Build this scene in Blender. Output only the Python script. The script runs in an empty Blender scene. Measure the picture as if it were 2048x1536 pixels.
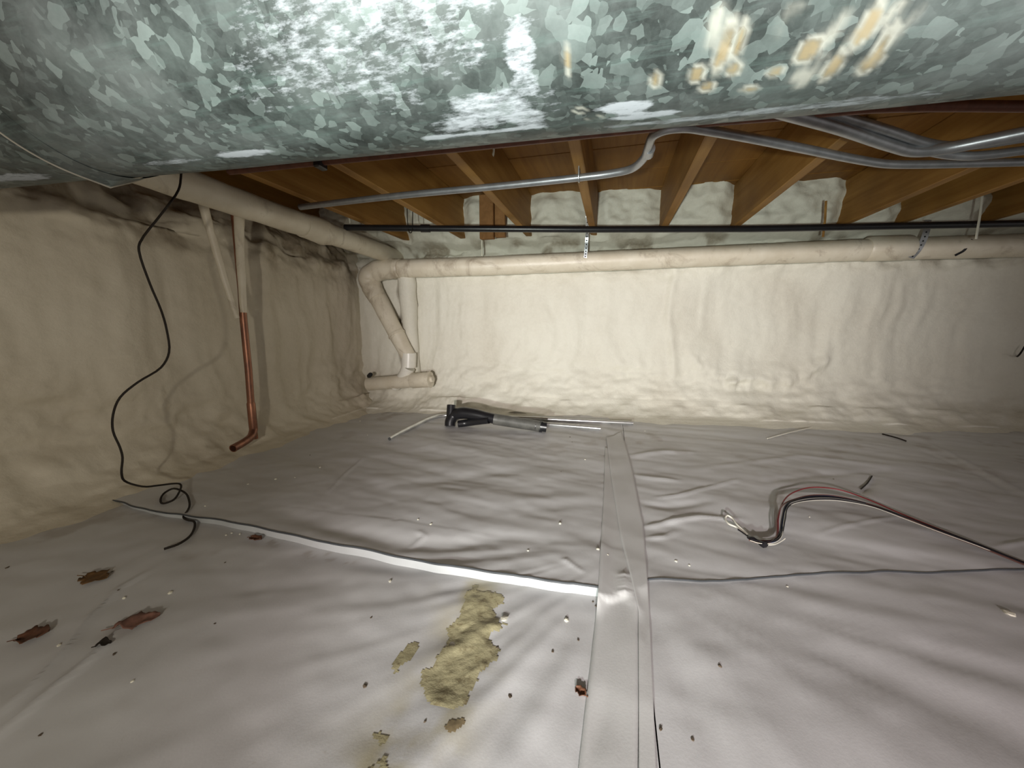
import bpy, bmesh, math, random
import numpy as np
from mathutils import Vector, Matrix

random.seed(7)
RNG = np.random.default_rng(11)
SC = bpy.context.scene
COL = SC.collection

# ------------------------------------------------------------------ camera
F = 770.0
YAW, PITCH, H = math.radians(14.537), math.radians(8.7126), 0.567
cam_d = bpy.data.cameras.new('camera')
cam_d.sensor_width = 36.0
cam_d.lens = 36.0 * F / 2048.0
cam_d.clip_start = 0.01
cam = bpy.data.objects.new('camera', cam_d)
COL.objects.link(cam)
cam.location = (0, 0, H)
cam.rotation_euler = (math.pi / 2 - PITCH, 0, YAW)
SC.camera = cam

# ------------------------------------------------------------------ world, lamps, exposure
wd = bpy.data.worlds.new('world')
SC.world = wd
wd.use_nodes = True
wd.node_tree.nodes['Background'].inputs[0].default_value = (1.0, 0.94, 0.89, 1)
wd.node_tree.nodes['Background'].inputs[1].default_value = 0.34


def spot(name, loc, aim, energy, color, angle, blend, size):
    l = bpy.data.lights.new(name, 'SPOT')
    l.energy = energy
    l.color = color
    l.spot_size = math.radians(angle)
    l.spot_blend = blend
    l.shadow_soft_size = size
    o = bpy.data.objects.new(name, l)
    COL.objects.link(o)
    o.location = loc
    o.rotation_euler = (Vector(aim) - Vector(loc)).to_track_quat('-Z', 'Y').to_euler()
    return o


# lamp heads of the photographer's work light, one each side and a bit behind and below the camera, then an added fill
spot('work_and_fill_lamp', (-0.16, -0.80, 0.32), (0.05, 2.4, 0.84), 190, (0.92, 1.0, 0.93), 64, 1.0, 0.03)
spot('work_and_fill_lamp', (0.18, -1.50, 0.60), (0.10, 2.4, 0.50), 340, (1.0, 0.885, 0.88), 60, 1.0, 0.03)
spot('work_and_fill_lamp', (-0.05, -0.70, 0.50), (-1.7, 0.9, 0.40), 34, (1.0, 0.92, 0.78), 95, 1.0, 0.03)  # unseen fill added to brighten the dark left wall

SC.view_settings.view_transform = 'Standard'
SC.view_settings.look = 'None'
SC.view_settings.gamma = 1
SC.view_settings.use_curve_mapping = False
SC.view_settings.exposure = 0.0

# ------------------------------------------------------------------ measuring helpers: where a sight line meets a real plane
_w = np.array([-math.sin(YAW) * math.cos(PITCH), math.cos(YAW) * math.cos(PITCH), -math.sin(PITCH)])
_r = np.array([math.cos(YAW), math.sin(YAW), 0.0])
_u = np.cross(_r, _w)
EYE = np.array([0, 0, H])


def ray(px, py):
    return _r * (px - 1024) / F - _u * (py - 768) / F + _w


def on_z(px, py, z=0.0):
    d = ray(px, py)
    return Vector(EYE + d * (z - H) / d[2])


def on_y(px, py, y):
    d = ray(px, py)
    return Vector(EYE + d * y / d[1])


def on_x(px, py, x):
    d = ray(px, py)
    return Vector(EYE + d * x / d[0])


# ------------------------------------------------------------------ noise on arrays
def _hash(ix, iy, s):
    n = (ix.astype(np.int64) * 374761393 + iy.astype(np.int64) * 668265263 + s * 974711) & 0xFFFFFFFF
    n = ((n ^ (n >> 13)) * 1274126177) & 0xFFFFFFFF
    n = n ^ (n >> 16)
    return (n & 0xFFFF) / 32767.5 - 1.0


def vnoise(x, y, s=0):
    x = np.asarray(x, float); y = np.asarray(y, float)
    x, y = np.broadcast_arrays(x, y)
    ix = np.floor(x); iy = np.floor(y)
    fx = x - ix; fy = y - iy
    fx = fx * fx * fx * (fx * (fx * 6 - 15) + 10); fy = fy * fy * fy * (fy * (fy * 6 - 15) + 10)
    a = _hash(ix, iy, s); b = _hash(ix + 1, iy, s); c = _hash(ix, iy + 1, s); d = _hash(ix + 1, iy + 1, s)
    return (a * (1 - fx) + b * fx) * (1 - fy) + (c * (1 - fx) + d * fx) * fy


def fbm(x, y, s=0, o=4, g=0.5):
    t = 0; a = 1.0
    for k in range(o):
        t = t + a * vnoise(x * 2 ** k + 17.3 * k, y * 2 ** k - 9.1 * k, s + k)
        a *= g
    return t


def sstep(a, b, x):
    t = np.clip((x - a) / (b - a), 0, 1)
    return t * t * (3 - 2 * t)


def seg_dist(X, Y, pts):
    """distance to a polyline and the fraction along it"""
    best = np.full(np.shape(X), 1e9); frac = np.zeros(np.shape(X))
    n = len(pts) - 1
    for i in range(n):
        ax, ay = pts[i]; bx, by = pts[i + 1]
        dx, dy = bx - ax, by - ay
        L = dx * dx + dy * dy + 1e-12
        t = np.clip(((X - ax) * dx + (Y - ay) * dy) / L, 0, 1)
        d = np.hypot(X - ax - t * dx, Y - ay - t * dy)
        m = d < best
        best = np.where(m, d, best); frac = np.where(m, (i + t) / n, frac)
    return best, frac


# ------------------------------------------------------------------ object helpers
def tag(o, label=None, cat=None, group=None, kind=None):
    if label: o['label'] = label
    if cat: o['category'] = cat
    if group: o['group'] = group
    if kind: o['kind'] = kind
    return o


def link(name, me, parent=None):
    o = bpy.data.objects.new(name, me)
    COL.objects.link(o)
    if parent is not None:
        o.parent = parent
        o.matrix_parent_inverse = parent.matrix_basis.inverted()
    return o


def empty(name, loc, label=None, cat=None, group=None):
    o = bpy.data.objects.new(name, None)
    o.empty_display_size = 0.05
    COL.objects.link(o)
    o.location = loc
    return tag(o, label, cat, group)


def mesh_obj(name, V, Fc, m, parent=None, smooth=True, attr=None):
    me = bpy.data.meshes.new(name)
    me.from_pydata([tuple(v) for v in V], [], [tuple(int(i) for i in f) for f in Fc])
    if m is not None: me.materials.append(m)
    if smooth: me.polygons.foreach_set('use_smooth', [True] * len(me.polygons))
    if attr is not None:
        a = me.color_attributes.new('stain_and_light', 'FLOAT_COLOR', 'POINT')
        a.data.foreach_set('color', np.asarray(attr, np.float32).ravel())
    me.update()
    return link(name, me, parent)


def grid_faces(nu, nv, keep=None):
    i = np.arange(nu * nv).reshape(nu, nv)
    q = np.stack([i[:-1, :-1], i[1:, :-1], i[1:, 1:], i[:-1, 1:]], -1).reshape(-1, 4)
    if keep is not None:
        k = keep.reshape(nu, nv)
        kk = (k[:-1, :-1] & k[1:, :-1] & k[1:, 1:] & k[:-1, 1:]).reshape(-1)
        q = q[kk]
    return q


def grid_obj(name, P, m, parent=None, keep=None, attr=None, flip=False):
    nu, nv = P.shape[:2]
    f = grid_faces(nu, nv, keep)
    if flip: f = f[:, ::-1]
    V = P.reshape(-1, 3)
    if keep is not None:
        used = np.unique(f); re = -np.ones(len(V), int); re[used] = np.arange(len(used))
        V = V[used]; f = re[f]
        if attr is not None: attr = attr.reshape(-1, 4)[used]
    return mesh_obj(name, V, f, m, parent, True, attr)


def smooth_path(pts, n=8):
    P = [Vector(p) for p in pts]
    if len(P) < 3 or n <= 1: return P
    out = []
    Q = [P[0] * 2 - P[1]] + P + [P[-1] * 2 - P[-2]]
    for i in range(1, len(Q) - 2):
        p0, p1, p2, p3 = Q[i - 1:i + 3]
        a = max((p1 - p0).length, 1e-6) ** .5; b = max((p2 - p1).length, 1e-6) ** .5; c = max((p3 - p2).length, 1e-6) ** .5
        m1 = (p1 - p0) / a - (p2 - p0) / (a + b) + (p2 - p1) / b
        m2 = (p2 - p1) / b - (p3 - p1) / (b + c) + (p3 - p2) / c
        m1 *= b; m2 *= b
        for k in range(n):
            t = k / n
            out.append(p1 * (2 * t ** 3 - 3 * t * t + 1) + m1 * (t ** 3 - 2 * t * t + t) + p2 * (-2 * t ** 3 + 3 * t * t) + m2 * (t ** 3 - t * t))
    out.append(P[-1])
    return out


def tube_data(pts, r, segs=12, cap=True, hollow=0.0):
    P = [Vector(p) for p in pts]
    n = len(P)
    rr = list(r) if hasattr(r, '__len__') else [r] * n
    if len(rr) != n:
        rr = list(np.interp(np.linspace(0, 1, n), np.linspace(0, 1, len(rr)), rr))
    T = []
    for i in range(n):
        t = P[min(i + 1, n - 1)] - P[max(i - 1, 0)]
        T.append(t.normalized() if t.length > 1e-9 else Vector((0, 0, 1)))
    up = Vector((0, 0, 1)) if abs(T[0].z) < .9 else Vector((1, 0, 0))
    N = (up - T[0] * up.dot(T[0])).normalized()
    V, Fc = [], []
    for i in range(n):
        N = (N - T[i] * N.dot(T[i])).normalized()
        B = T[i].cross(N)
        for k in range(segs):
            a = 2 * math.pi * k / segs
            V.append(P[i] + (N * math.cos(a) + B * math.sin(a)) * rr[i])
    for i in range(n - 1):
        for k in range(segs):
            k2 = (k + 1) % segs
            Fc.append((i * segs + k, i * segs + k2, (i + 1) * segs + k2, (i + 1) * segs + k))
    for end, sgn in ((0, -1), (n - 1, 1)):
        base = end * segs
        if hollow > 0:      # an open pipe end: rim and a short inner wall, closed deep inside
            c = P[end]; st = len(V)
            dep = min(rr[end] * 4, (P[0] - P[-1]).length * .45 + rr[end])
            for depth in (0.0, dep):
                for k in range(segs):
                    V.append(c + (Vector(V[base + k]) - c) * hollow - T[end] * sgn * depth)
            for k in range(segs):
                k2 = (k + 1) % segs
                q1 = (base + k, base + k2, st + k2, st + k); q2 = (st + k, st + k2, st + segs + k2, st + segs + k)
                Fc += [q1, q2] if sgn > 0 else [q1[::-1], q2[::-1]]
            cap_f = tuple(st + segs + k for k in range(segs))
            Fc.append(cap_f if sgn > 0 else cap_f[::-1])
        elif cap:
            cap_f = tuple(base + k for k in range(segs))
            Fc.append(cap_f if sgn > 0 else cap_f[::-1])
    return V, Fc


def tube(name, pts, r, m, parent=None, segs=14, sm=0, hollow=0.0, lump=0.0, lf=12.0, seed=0):
    if sm: 
        rr = r
        path = smooth_path(pts, sm)
    else: path = [Vector(p) for p in pts]; rr = r
    if lump > 0:            # foam overspray: radius wanders
        q = []
        for a, b in zip(path[:-1], path[1:]):
            k = max(1, int((b - a).length / 0.02))
            q += [a.lerp(b, t / k) for t in range(k)]
        path = q + [path[-1]]
    V, Fc = tube_data(path, rr, segs, True, hollow)
    if lump > 0:
        A = np.array([tuple(v) for v in V]); n = len(path)
        for i in range(n):
            c = np.array(path[i]); k = np.arange(segs)
            d = A[i * segs:(i + 1) * segs] - c
            s = 1 + lump * fbm(i * .02 * lf + np.zeros(segs), np.sin(k / segs * 2 * math.pi) * 1.3, 30 + seed, 3)
            A[i * segs:(i + 1) * segs] = c + d * s[:, None]
        V = A
    o = mesh_obj(name, V, Fc, m, parent)
    try:
        o.data.set_sharp_from_angle(angle=math.radians(45))
    except Exception:
        pass
    return o


def box(name, lo, hi, m, parent=None, bevel=0.0, rot=None, jit=0.0):
    bm = bmesh.new()
    bmesh.ops.create_cube(bm, size=1)
    c = (Vector(lo) + Vector(hi)) / 2; s = Vector(hi) - Vector(lo)
    for v in bm.verts:
        v.co = Vector((v.co.x * s.x, v.co.y * s.y, v.co.z * s.z))
        if jit: v.co += Vector((random.uniform(-jit, jit), 0, random.uniform(-jit, jit)))
        if rot: v.co = rot @ v.co
        v.co += c
    if bevel: bmesh.ops.bevel(bm, geom=bm.edges[:], offset=bevel, segments=1, affect='EDGES')
    me = bpy.data.meshes.new(name); bm.to_mesh(me); bm.free()
    me.materials.append(m)
    return link(name, me, parent)


def ribbon(name, pts, width, thick, side, m, parent=None):
    """flat strap swept along pts, `side` = width direction"""
    V, Fc = [], []
    P = [Vector(p) for p in pts]
    for i, p in enumerate(P):
        t = (P[min(i + 1, len(P) - 1)] - P[max(0, i - 1)]).normalized()
        s = (Vector(side) - t * Vector(side).dot(t)).normalized() * width / 2
        nn = t.cross(s).normalized() * thick / 2
        V += [p - s - nn, p + s - nn, p + s + nn, p - s + nn]
    for i in range(len(P) - 1):
        for k in range(4):
            a = i * 4 + k; b = i * 4 + (k + 1) % 4
            Fc.append((a, b, b + 4, a + 4))
    Fc += [(3, 2, 1, 0), tuple(len(V) - 4 + k for k in range(4))]
    return mesh_obj(name, V, Fc, m, parent, smooth=False)


# ------------------------------------------------------------------ materials
class NT:
    def __init__(s, name, rough=.6, metal=0.0, spec=.5):
        s.m = bpy.data.materials.new(name); s.m.use_nodes = True
        s.t = s.m.node_tree; s.n = s.t.nodes
        s.b = s.n['Principled BSDF']
        s.b.inputs['Roughness'].default_value = rough
        s.b.inputs['Metallic'].default_value = metal
        s.b.inputs['Specular IOR Level'].default_value = spec
        s._co = None

    def add(s, typ, **kw):
        x = s.n.new(typ)
        for k, v in kw.items():
            if k.startswith('i_'):
                key = k[2:].replace('_', ' ')
                x.inputs[int(key) if key.isdigit() else key].default_value = v
            else: setattr(x, k, v)
        return x

    def ln(s, a, b): s.t.links.new(a, b)

    def co(s, scale=(1, 1, 1)):
        if s._co is None: s._co = s.add('ShaderNodeTexCoord').outputs['Object']
        mp = s.add('ShaderNodeMapping'); mp.inputs['Scale'].default_value = scale
        s.ln(s._co, mp.inputs[0])
        return mp.outputs[0]

    def noise(s, scale, detail=4, sc=(1, 1, 1), rough=.55, dist=0.0):
        x = s.add('ShaderNodeTexNoise'); x.inputs['Scale'].default_value = scale
        x.inputs['Detail'].default_value = detail; x.inputs['Roughness'].default_value = rough
        x.inputs['Distortion'].default_value = dist
        s.ln(s.co(sc), x.inputs['Vector'])
        return x.outputs[0]

    def ramp(s, src, stops, interp='LINEAR'):
        x = s.add('ShaderNodeValToRGB'); x.color_ramp.interpolation = interp
        e = x.color_ramp.elements
        while len(e) < len(stops): e.new(.5)
        for k, (p, c) in enumerate(stops):
            e[k].position = p
            e[k].color = (c, c, c, 1) if not hasattr(c, '__len__') else (*c, 1)
        s.ln(src, x.inputs[0])
        return x.outputs[0]

    def mix(s, fac, a, b, mode='MIX'):
        x = s.add('ShaderNodeMix', data_type='RGBA', blend_type=mode)
        for sock, v in ((x.inputs[0], fac), (x.inputs[6], a), (x.inputs[7], b)):
            if isinstance(v, (int, float)): sock.default_value = v
            elif hasattr(v, '__len__'): sock.default_value = (*v, 1)
            else: s.ln(v, sock)
        return x.outputs[2]

    def math(s, op, a, b=0.0):
        x = s.add('ShaderNodeMath', operation=op)
        for sock, v in ((x.inputs[0], a), (x.inputs[1], b)):
            if isinstance(v, (int, float)): sock.default_value = v
            else: s.ln(v, sock)
        return x.outputs[0]

    def bump(s, src, strength, dist=.01):
        x = s.add('ShaderNodeBump'); x.inputs['Strength'].default_value = strength
        x.inputs['Distance'].default_value = dist
        s.ln(src, x.inputs['Height'])
        prev = s.b.inputs['Normal']
        if prev.is_linked: s.ln(prev.links[0].from_socket, x.inputs['Normal'])
        s.ln(x.outputs[0], s.b.inputs['Normal'])

    def color(s, c):
        if hasattr(c, '__len__'): s.b.inputs['Base Color'].default_value = (*c, 1)
        else: s.ln(c, s.b.inputs['Base Color'])
        return s


def stain_light_rgb(M):
    a = M.add('ShaderNodeAttribute'); a.attribute_name = 'stain_and_light'
    sp = M.add('ShaderNodeSeparateColor'); M.ln(a.outputs['Color'], sp.inputs[0])
    return sp.outputs


def plain(name, c, rough=.5, metal=0.0, var=.12, sc=25, spec=.5):
    M = NT(name, rough, metal, spec)
    n = M.noise(sc, 4)
    M.color(M.mix(M.ramp(n, [(.3, 0.0), (.7, 1.0)]), tuple(x * (1 - var) for x in c), tuple(min(1, x * (1 + var)) for x in c)))
    M.bump(n, .08, .004)
    return M.m


def foam_mat(name, base, dirty):
    M = NT(name, .62, 0, .35)
    big = M.noise(2.2, 5)
    fine = M.noise(60, 4)
    c = M.mix(M.ramp(big, [(.38, 0.0), (.72, 1.0)]), base, dirty)
    st = stain_light_rgb(M)
    c = M.mix(st[0], c, (.20, .15, .09))
    c = M.mix(M.ramp(fine, [(.35, 0.0), (.75, .25)]), c, tuple(min(1, x * 1.12) for x in base))
    M.color(c)
    M.bump(M.noise(14, 6, rough=.6), .25, .02)
    M.bump(M.noise(95, 3), .3, .004)
    return M.m


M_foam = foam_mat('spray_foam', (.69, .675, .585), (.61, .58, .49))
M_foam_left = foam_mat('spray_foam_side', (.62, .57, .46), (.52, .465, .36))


def pvc_mat():
    M = NT('pvc_overspray', .42, 0, .45)
    n = M.noise(9, 5)
    d = M.noise(5, 6, (1, 1, 1), .7, 1.5)
    c = M.mix(M.ramp(n, [(.35, 0.0), (.7, 1.0)]), (.70, .65, .53), (.60, .54, .42))
    c = M.mix(M.ramp(d, [(.53, 0.0), (.70, .6)]), c, (.25, .19, .13))
    M.color(c); M.bump(M.noise(60, 3), .2, .004)
    return M.m


M_pvc = pvc_mat()
M_white_pvc = plain('white_pvc', (.74, .72, .64), .35, 0, .06)


def wood_mat(name, a, b):
    M = NT(name, .62, 0, .3)
    g = M.noise(26, 5, (1, .06, 1), .6, .6)
    p = M.noise(3, 3)
    c = M.mix(M.ramp(g, [(.32, 0.0), (.68, 1.0)]), a, b)
    c = M.mix(M.ramp(p, [(.45, 0.0), (.75, .5)]), c, tuple(x * .55 for x in a))
    M.color(c); M.bump(g, .25, .004)
    return M.m


M_joist = wood_mat('joist_wood', (.24, .112, .020), (.35, .185, .045))
M_sub = wood_mat('subfloor_wood', (.205, .09, .015), (.29, .14, .027))
M_block = wood_mat('block_wood', (.20, .095, .03), (.28, .14, .05))


def duct_mat():
    M = NT('galvanised_steel', .55, .2, .35)
    cov = M.co((1, 1, 1))
    nz = M.add('ShaderNodeTexNoise'); nz.inputs['Scale'].default_value = 30; nz.inputs['Detail'].default_value = 3
    M.ln(cov, nz.inputs['Vector'])
    ad = M.add('ShaderNodeVectorMath', operation='MULTIPLY_ADD')
    M.ln(nz.outputs['Color'], ad.inputs[0]); ad.inputs[1].default_value = (.022, .022, .022); M.ln(cov, ad.inputs[2])

    def vor(scale):
        v = M.add('ShaderNodeTexVoronoi'); v.inputs['Scale'].default_value = scale
        M.ln(ad.outputs[0], v.inputs['Vector'])
        s = M.add('ShaderNodeSeparateColor'); M.ln(v.outputs['Color'], s.inputs[0])
        return s.outputs[0], s.outputs[1]
    v1, v1b = vor(64); v2, v2b = vor(125)
    g = M.ramp(v1, [(0, .055), (.5, .095), (.78, .13), (.84, .26), (1, .50)])
    g2 = M.ramp(v2, [(0, .03), (.74, .07), (.82, .17), (.92, .22), (1, .40)])
    c = M.mix(1.0, M.mix(.5, g, M.ramp(M.noise(11, 6, (1, 1, 1), .7), [(.38, .016), (.66, .24)])), M.mix(.35, g2, M.ramp(M.noise(40, 5, (1, 1, 1), .7), [(.35, .03), (.7, .20)])), 'LIGHTEN')
    c = M.mix(M.ramp(M.noise(90, 4, (.10, 1, 1), .7), [(.52, 0.0), (.70, .35)]), c, (.24, .285, .275))
    c = M.mix(1.0, c, (.50, .63, .595), 'MULTIPLY')
    cl = M.noise(6, 6, (1, 1, 1), .65)
    c = M.mix(M.ramp(cl, [(.42, 0.0), (.72, .55)]), c, (.22, .25, .245))
    st = stain_light_rgb(M)
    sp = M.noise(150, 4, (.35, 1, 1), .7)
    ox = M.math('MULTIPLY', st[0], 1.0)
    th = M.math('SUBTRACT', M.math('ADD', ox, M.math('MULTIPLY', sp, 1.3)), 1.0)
    ox_glare_mask = M.ramp(th, [(.0, 0.0), (.42, 1.0)])
    c = M.mix(ox_glare_mask, c, (.38, .42, .45))
    c = M.mix(st[2], c, (.36, .37, .32))
    c = M.mix(st[1], c, (.27, .22, .12))
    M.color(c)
    r = M.ramp(v1b, [(0, .42), (1, .62)])
    anyst = M.math('MAXIMUM', ox_glare_mask, M.math('MAXIMUM', st[1], st[2]))
    M.ln(M.mix(anyst, r, (.75, .75, .75)), M.b.inputs['Roughness'])
    M.ln(M.math('MULTIPLY', M.math('SUBTRACT', 1.0, anyst), .22), M.b.inputs['Metallic'])
    M.bump(M.noise(14, 3), .10, .01)
    M.bump(v1, .05, .002)
    return M.m


M_duct = duct_mat()
M_seam = plain('duct_edge', (.45, .43, .36), .4, .5)


def plastic_mat(name, a, b):
    M = NT(name, .48, 0, .45)
    n = M.noise(3.5, 5); f = M.noise(260, 2); d = M.noise(38, 5, rough=.7)
    c = M.mix(M.ramp(n, [(.35, 0.0), (.7, 1.0)]), a, b)
    c = M.mix(M.ramp(d, [(.66, 0.0), (.78, .35)]), c, (.36, .32, .25))
    st = stain_light_rgb(M)
    c = M.mix(st[0], c, (.37, .32, .15))
    c = M.mix(st[1], c, (.30, .26, .22))
    M.color(c)
    M.bump(f, .06, .002)
    M.bump(M.noise(22, 4, (1, .4, 1)), .12, .008)
    return M.m


M_sheet = plastic_mat('vapour_barrier', (.58, .585, .585), (.52, .52, .52))
M_tape = plastic_mat('seam_tape', (.55, .55, .54), (.51, .51, .50))
M_fold = plain('sheet_fold_white', (.43, .445, .445), .6, 0, .03)
M_edge_and_shadow = plain('sheet_edge_and_shadow', (.05, .055, .06), .6)
M_seam_shade = plain('seam_shade', (.14, .14, .14), .7)
M_soil = plain('soil', (.12, .09, .06), .9)
M_black = plain('black_plastic', (.012, .012, .014), .32, 0, .2)
M_cable = plain('black_cable', (.022, .017, .013), .7, spec=.2)
M_steel = plain('conduit_steel', (.36, .37, .39), .36, .7, .15)
M_rod = plain('bright_steel', (.62, .63, .62), .28, .8)
M_grey_pipe = plain('grey_dusty_plastic', (.10, .10, .09), .45, 0, .3)
M_hole = plain('pipe_inside', (.01, .01, .01), .8)


def copper_mat(name, a, b, rough, metal):
    M = NT(name, rough, metal, .5)
    n = M.noise(30, 5, (1, 1, .4), .65)
    M.color(M.mix(M.ramp(n, [(.35, 0.0), (.68, 1.0)]), a, b))
    M.bump(n, .05, .002)
    return M.m


M_copper = copper_mat('copper', (.34, .15, .085), (.17, .08, .055), .36, .6)
M_copper_old = copper_mat('dull_copper', (.17, .065, .038), (.10, .038, .024), .5, .3)
M_strap = plain('strap_steel', (.5, .52, .54), .35, .8, .2)
M_leaf = plain('dry_leaf', (.11, .045, .022), .7, 0, .45, 60)
M_leaf2 = plain('dry_leaf_ochre', (.13, .065, .018), .7, 0, .45, 60)
M_leaf3 = plain('dry_leaf_pinkish', (.18, .09, .065), .7, 0, .4, 60)
M_spill = None


def spill_mat():
    M = NT('yellow_foam_spill', .6, 0, .4)
    n = M.noise(18, 6, rough=.65); d = M.noise(45, 4, rough=.7)
    c = M.mix(M.ramp(n, [(.3, 0.0), (.7, 1.0)]), (.42, .385, .235), (.32, .29, .17))
    c = M.mix(M.ramp(d, [(.52, 0.0), (.68, .8)]), c, (.17, .135, .07))
    M.color(c); M.bump(n, .4, .008); M.bump(d, .3, .003)
    return M.m


M_spill = spill_mat()
M_smear = plain('brown_smear', (.24, .185, .10), .8, 0, .35, 70)
M_crumb = plain('foam_crumb', (.72, .70, .58), .7)
M_dirt = plain('dirt', (.10, .075, .05), .9)
M_red = plain('red_insulation', (.17, .018, .02), .45)
M_blackw = plain('black_insulation', (.012, .011, .014), .45)
M_blue = plain('blue_insulation', (.03, .05, .12), .45)
M_brown = plain('brown_insulation', (.12, .06, .05), .45)
M_whitew = plain('white_insulation', (.66, .64, .55), .5)

# ------------------------------------------------------------------ walls of sprayed foam
WX = -1.70                                  # left wall face


def yw(X): return 2.465 + .12 * (X + .675)  # back wall face


prof = np.array([(-.34, -.012), (-.22, .010), (-.15, .030), (-.10, .062), (-.055, .105), (-.02, .17), (0, .27), (0, .45), (0, .62), (0, .78),
                 (.0, .88), (.012, .945), (.045, .99), (.065, 1.025), (.045, 1.065), (-.02, 1.10), (-.07, 1.17), (-.08, 1.28), (-.07, 1.375)])


def prof_eval(n):
    d = np.r_[0, np.cumsum(np.hypot(*np.diff(prof, axis=0).T))]
    s = np.linspace(0, d[-1], n)
    return np.interp(s, d, prof[:, 0]), np.interp(s, d, prof[:, 1])


def foam_height(T, Z, s):
    """outward bumps of the foam: T runs along the wall"""
    h = .018 * fbm(T * 1.6, Z * 1.1, s, 3)
    drip = fbm(T * 11 + .6 * vnoise(T * 3, Z * 4, s + 5), Z * 1.6, s + 9, 3)
    h = h + .007 * drip * sstep(.1, .3, Z) * (1 - sstep(.75, .9, Z))
    low = 1 - sstep(.16, .42, Z + .06 * vnoise(T * 2.3, Z * 0 + 2, s + 3))
    h = h + low * (.014 * fbm(T * 9, Z * 16, s + 20, 4) + .014 * fbm(T * 4, Z * 7, s + 26, 3))
    hi = sstep(.80, .95, Z)
    h = h + hi * (.018 * fbm(T * 10, Z * 14, s + 31, 4))
    h = h + .002 * fbm(T * 26, Z * 26, s + 40, 3)
    return h


nu, nv = 560, 170
X = np.r_[np.linspace(-2.0, -.9, 200), np.linspace(-.9, 3.6, nu - 199)[1:]]
off, Zp = prof_eval(nv)
XX, OO = np.meshgrid(X, off, indexing='ij'); ZZ = np.meshgrid(X, Zp, indexing='ij')[1]
hh = foam_height(XX, ZZ, 3)
# seam where two spray passes meet, and the cup shaped hollow right of it
xs = .36 + .03 * np.sin(ZZ * 7)
hh += .014 * np.exp(-((XX - xs) / .022) ** 2) * sstep(.12, .3, ZZ) * (1 - sstep(.9, 1, ZZ))
cup = np.hypot((XX - .86) / .46, (ZZ - .62) / .42)
hh += -.035 * (1 - sstep(.55, 1.02, cup)) * (1 - sstep(.85, .95, ZZ))
rim = np.exp(-((cup - 1.0) / .10) ** 2) * sstep(.55, .3, ZZ) * sstep(.1, .9, XX)
hh += rim * (.012 + .022 * fbm(XX * 22, ZZ * 10, 71, 3))
# crack beside the buried vent pipe in the corner
xc = -1.40 + .012 * np.sin(ZZ * 30)
hh += -.045 * np.exp(-((XX - xc) / .008) ** 2) * sstep(.22, .3, ZZ) * (1 - sstep(.84, .9, ZZ))
# pillows of foam between the joists
JX = [-1.33, -.953, -.53, -.136, .261, .652, 1.22, 1.50, 1.92, 2.33, 2.75]
up = sstep(1.08, 1.14, ZZ)
dj = np.min(np.abs(XX[..., None] - np.array(JX)), axis=-1)
hh += up * .05 * (sstep(.0, .10, dj) - .6)
YY = yw(XX) + OO - hh * np.where(ZZ > .02, 1, .2)
ZZ2 = ZZ + np.where((ZZ > .95) & (ZZ < 1.10), hh * .8, 0) + np.where(ZZ < .09, np.clip(hh, -.02, .05) * .6 * sstep(-.012, .03, ZZ), 0)
st = np.zeros(XX.shape + (4,)); st[..., 3] = 1
st[..., 0] = .75 * sstep(.15, .7, fbm(XX * 7, ZZ * 9, 55, 4)) * sstep(.86, .98, ZZ) * (1 - sstep(1.06, 1.14, ZZ))
st[..., 0] = np.maximum(st[..., 0], .8 * np.exp(-((XX - xc) / .012) ** 2) * sstep(.22, .3, ZZ) * (1 - sstep(.84, .9, ZZ)))  # shade of the crack painted into the groove colour
wall_back = grid_obj('wall_back', np.stack([XX, YY, ZZ2], -1), M_foam, attr=st)
tag(wall_back, 'cream spray foam covered back wall of the crawl space', kind='structure')

nu, nv = 380, 150
Yl = np.linspace(-.7, 2.75, nu)
off, Zp = prof_eval(nv)
YYl, OOl = np.meshgrid(Yl, off, indexing='ij'); ZZl = np.meshgrid(Yl, Zp, indexing='ij')[1]
hl = foam_height(YYl, ZZl, 203)
hl += .03 * np.exp(-((YYl - .98) / .10) ** 2) * sstep(.05, .3, ZZl) * (1 - sstep(.9, 1, ZZl))
hl += .020 * np.exp(-((YYl - 1.62) / .05) ** 2) * sstep(.02, .2, ZZl) * (1 - sstep(.9, 1, ZZl))
hl += -.03 * np.exp(-((YYl - .62) / .25) ** 2) * sstep(.05, .3, ZZl)
hl += sstep(1.5, 2.4, YYl) * (1 - sstep(.9, 1.0, ZZl)) * sstep(.2, .4, ZZl) * .010 * fbm(YYl * 9, ZZl * 2.2, 88, 4)
XXl = WX - np.where(ZZl > 1.03, np.clip((ZZl - 1.03) * .9, 0, .14) + .05, np.clip(OOl * .75, -.3, .14)) + hl * np.where(ZZl > .02, 1, .2)
ZZl2 = ZZl + np.where((ZZl > .95) & (ZZl < 1.10), hl * .8, 0) + np.where(ZZl < .09, np.clip(hl, -.02, .05) * .6 * sstep(-.012, .03, ZZl), 0)
st = np.zeros(XXl.shape + (4,)); st[..., 3] = 1
st[..., 0] = .7 * sstep(.1, .7, fbm(YYl * 9, ZZl * 9, 155, 4)) * sstep(.80, .95, ZZl)
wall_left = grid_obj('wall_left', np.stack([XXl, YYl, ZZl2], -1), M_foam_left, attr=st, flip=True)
tag(wall_left, 'beige spray foam covered left wall of the crawl space', kind='structure')

# ------------------------------------------------------------------ floor: soil with welded plastic sheets
floor = box('floor', (-2.1, -.9, -.08), (3.7, 3.1, -.045), M_soil)
tag(floor, 'crawl space floor covered with grey white plastic vapour barrier sheets', kind='structure')


def W2(*px): return [tuple(on_z(x, y, 0.0))[:2] for x, y in px]


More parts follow.
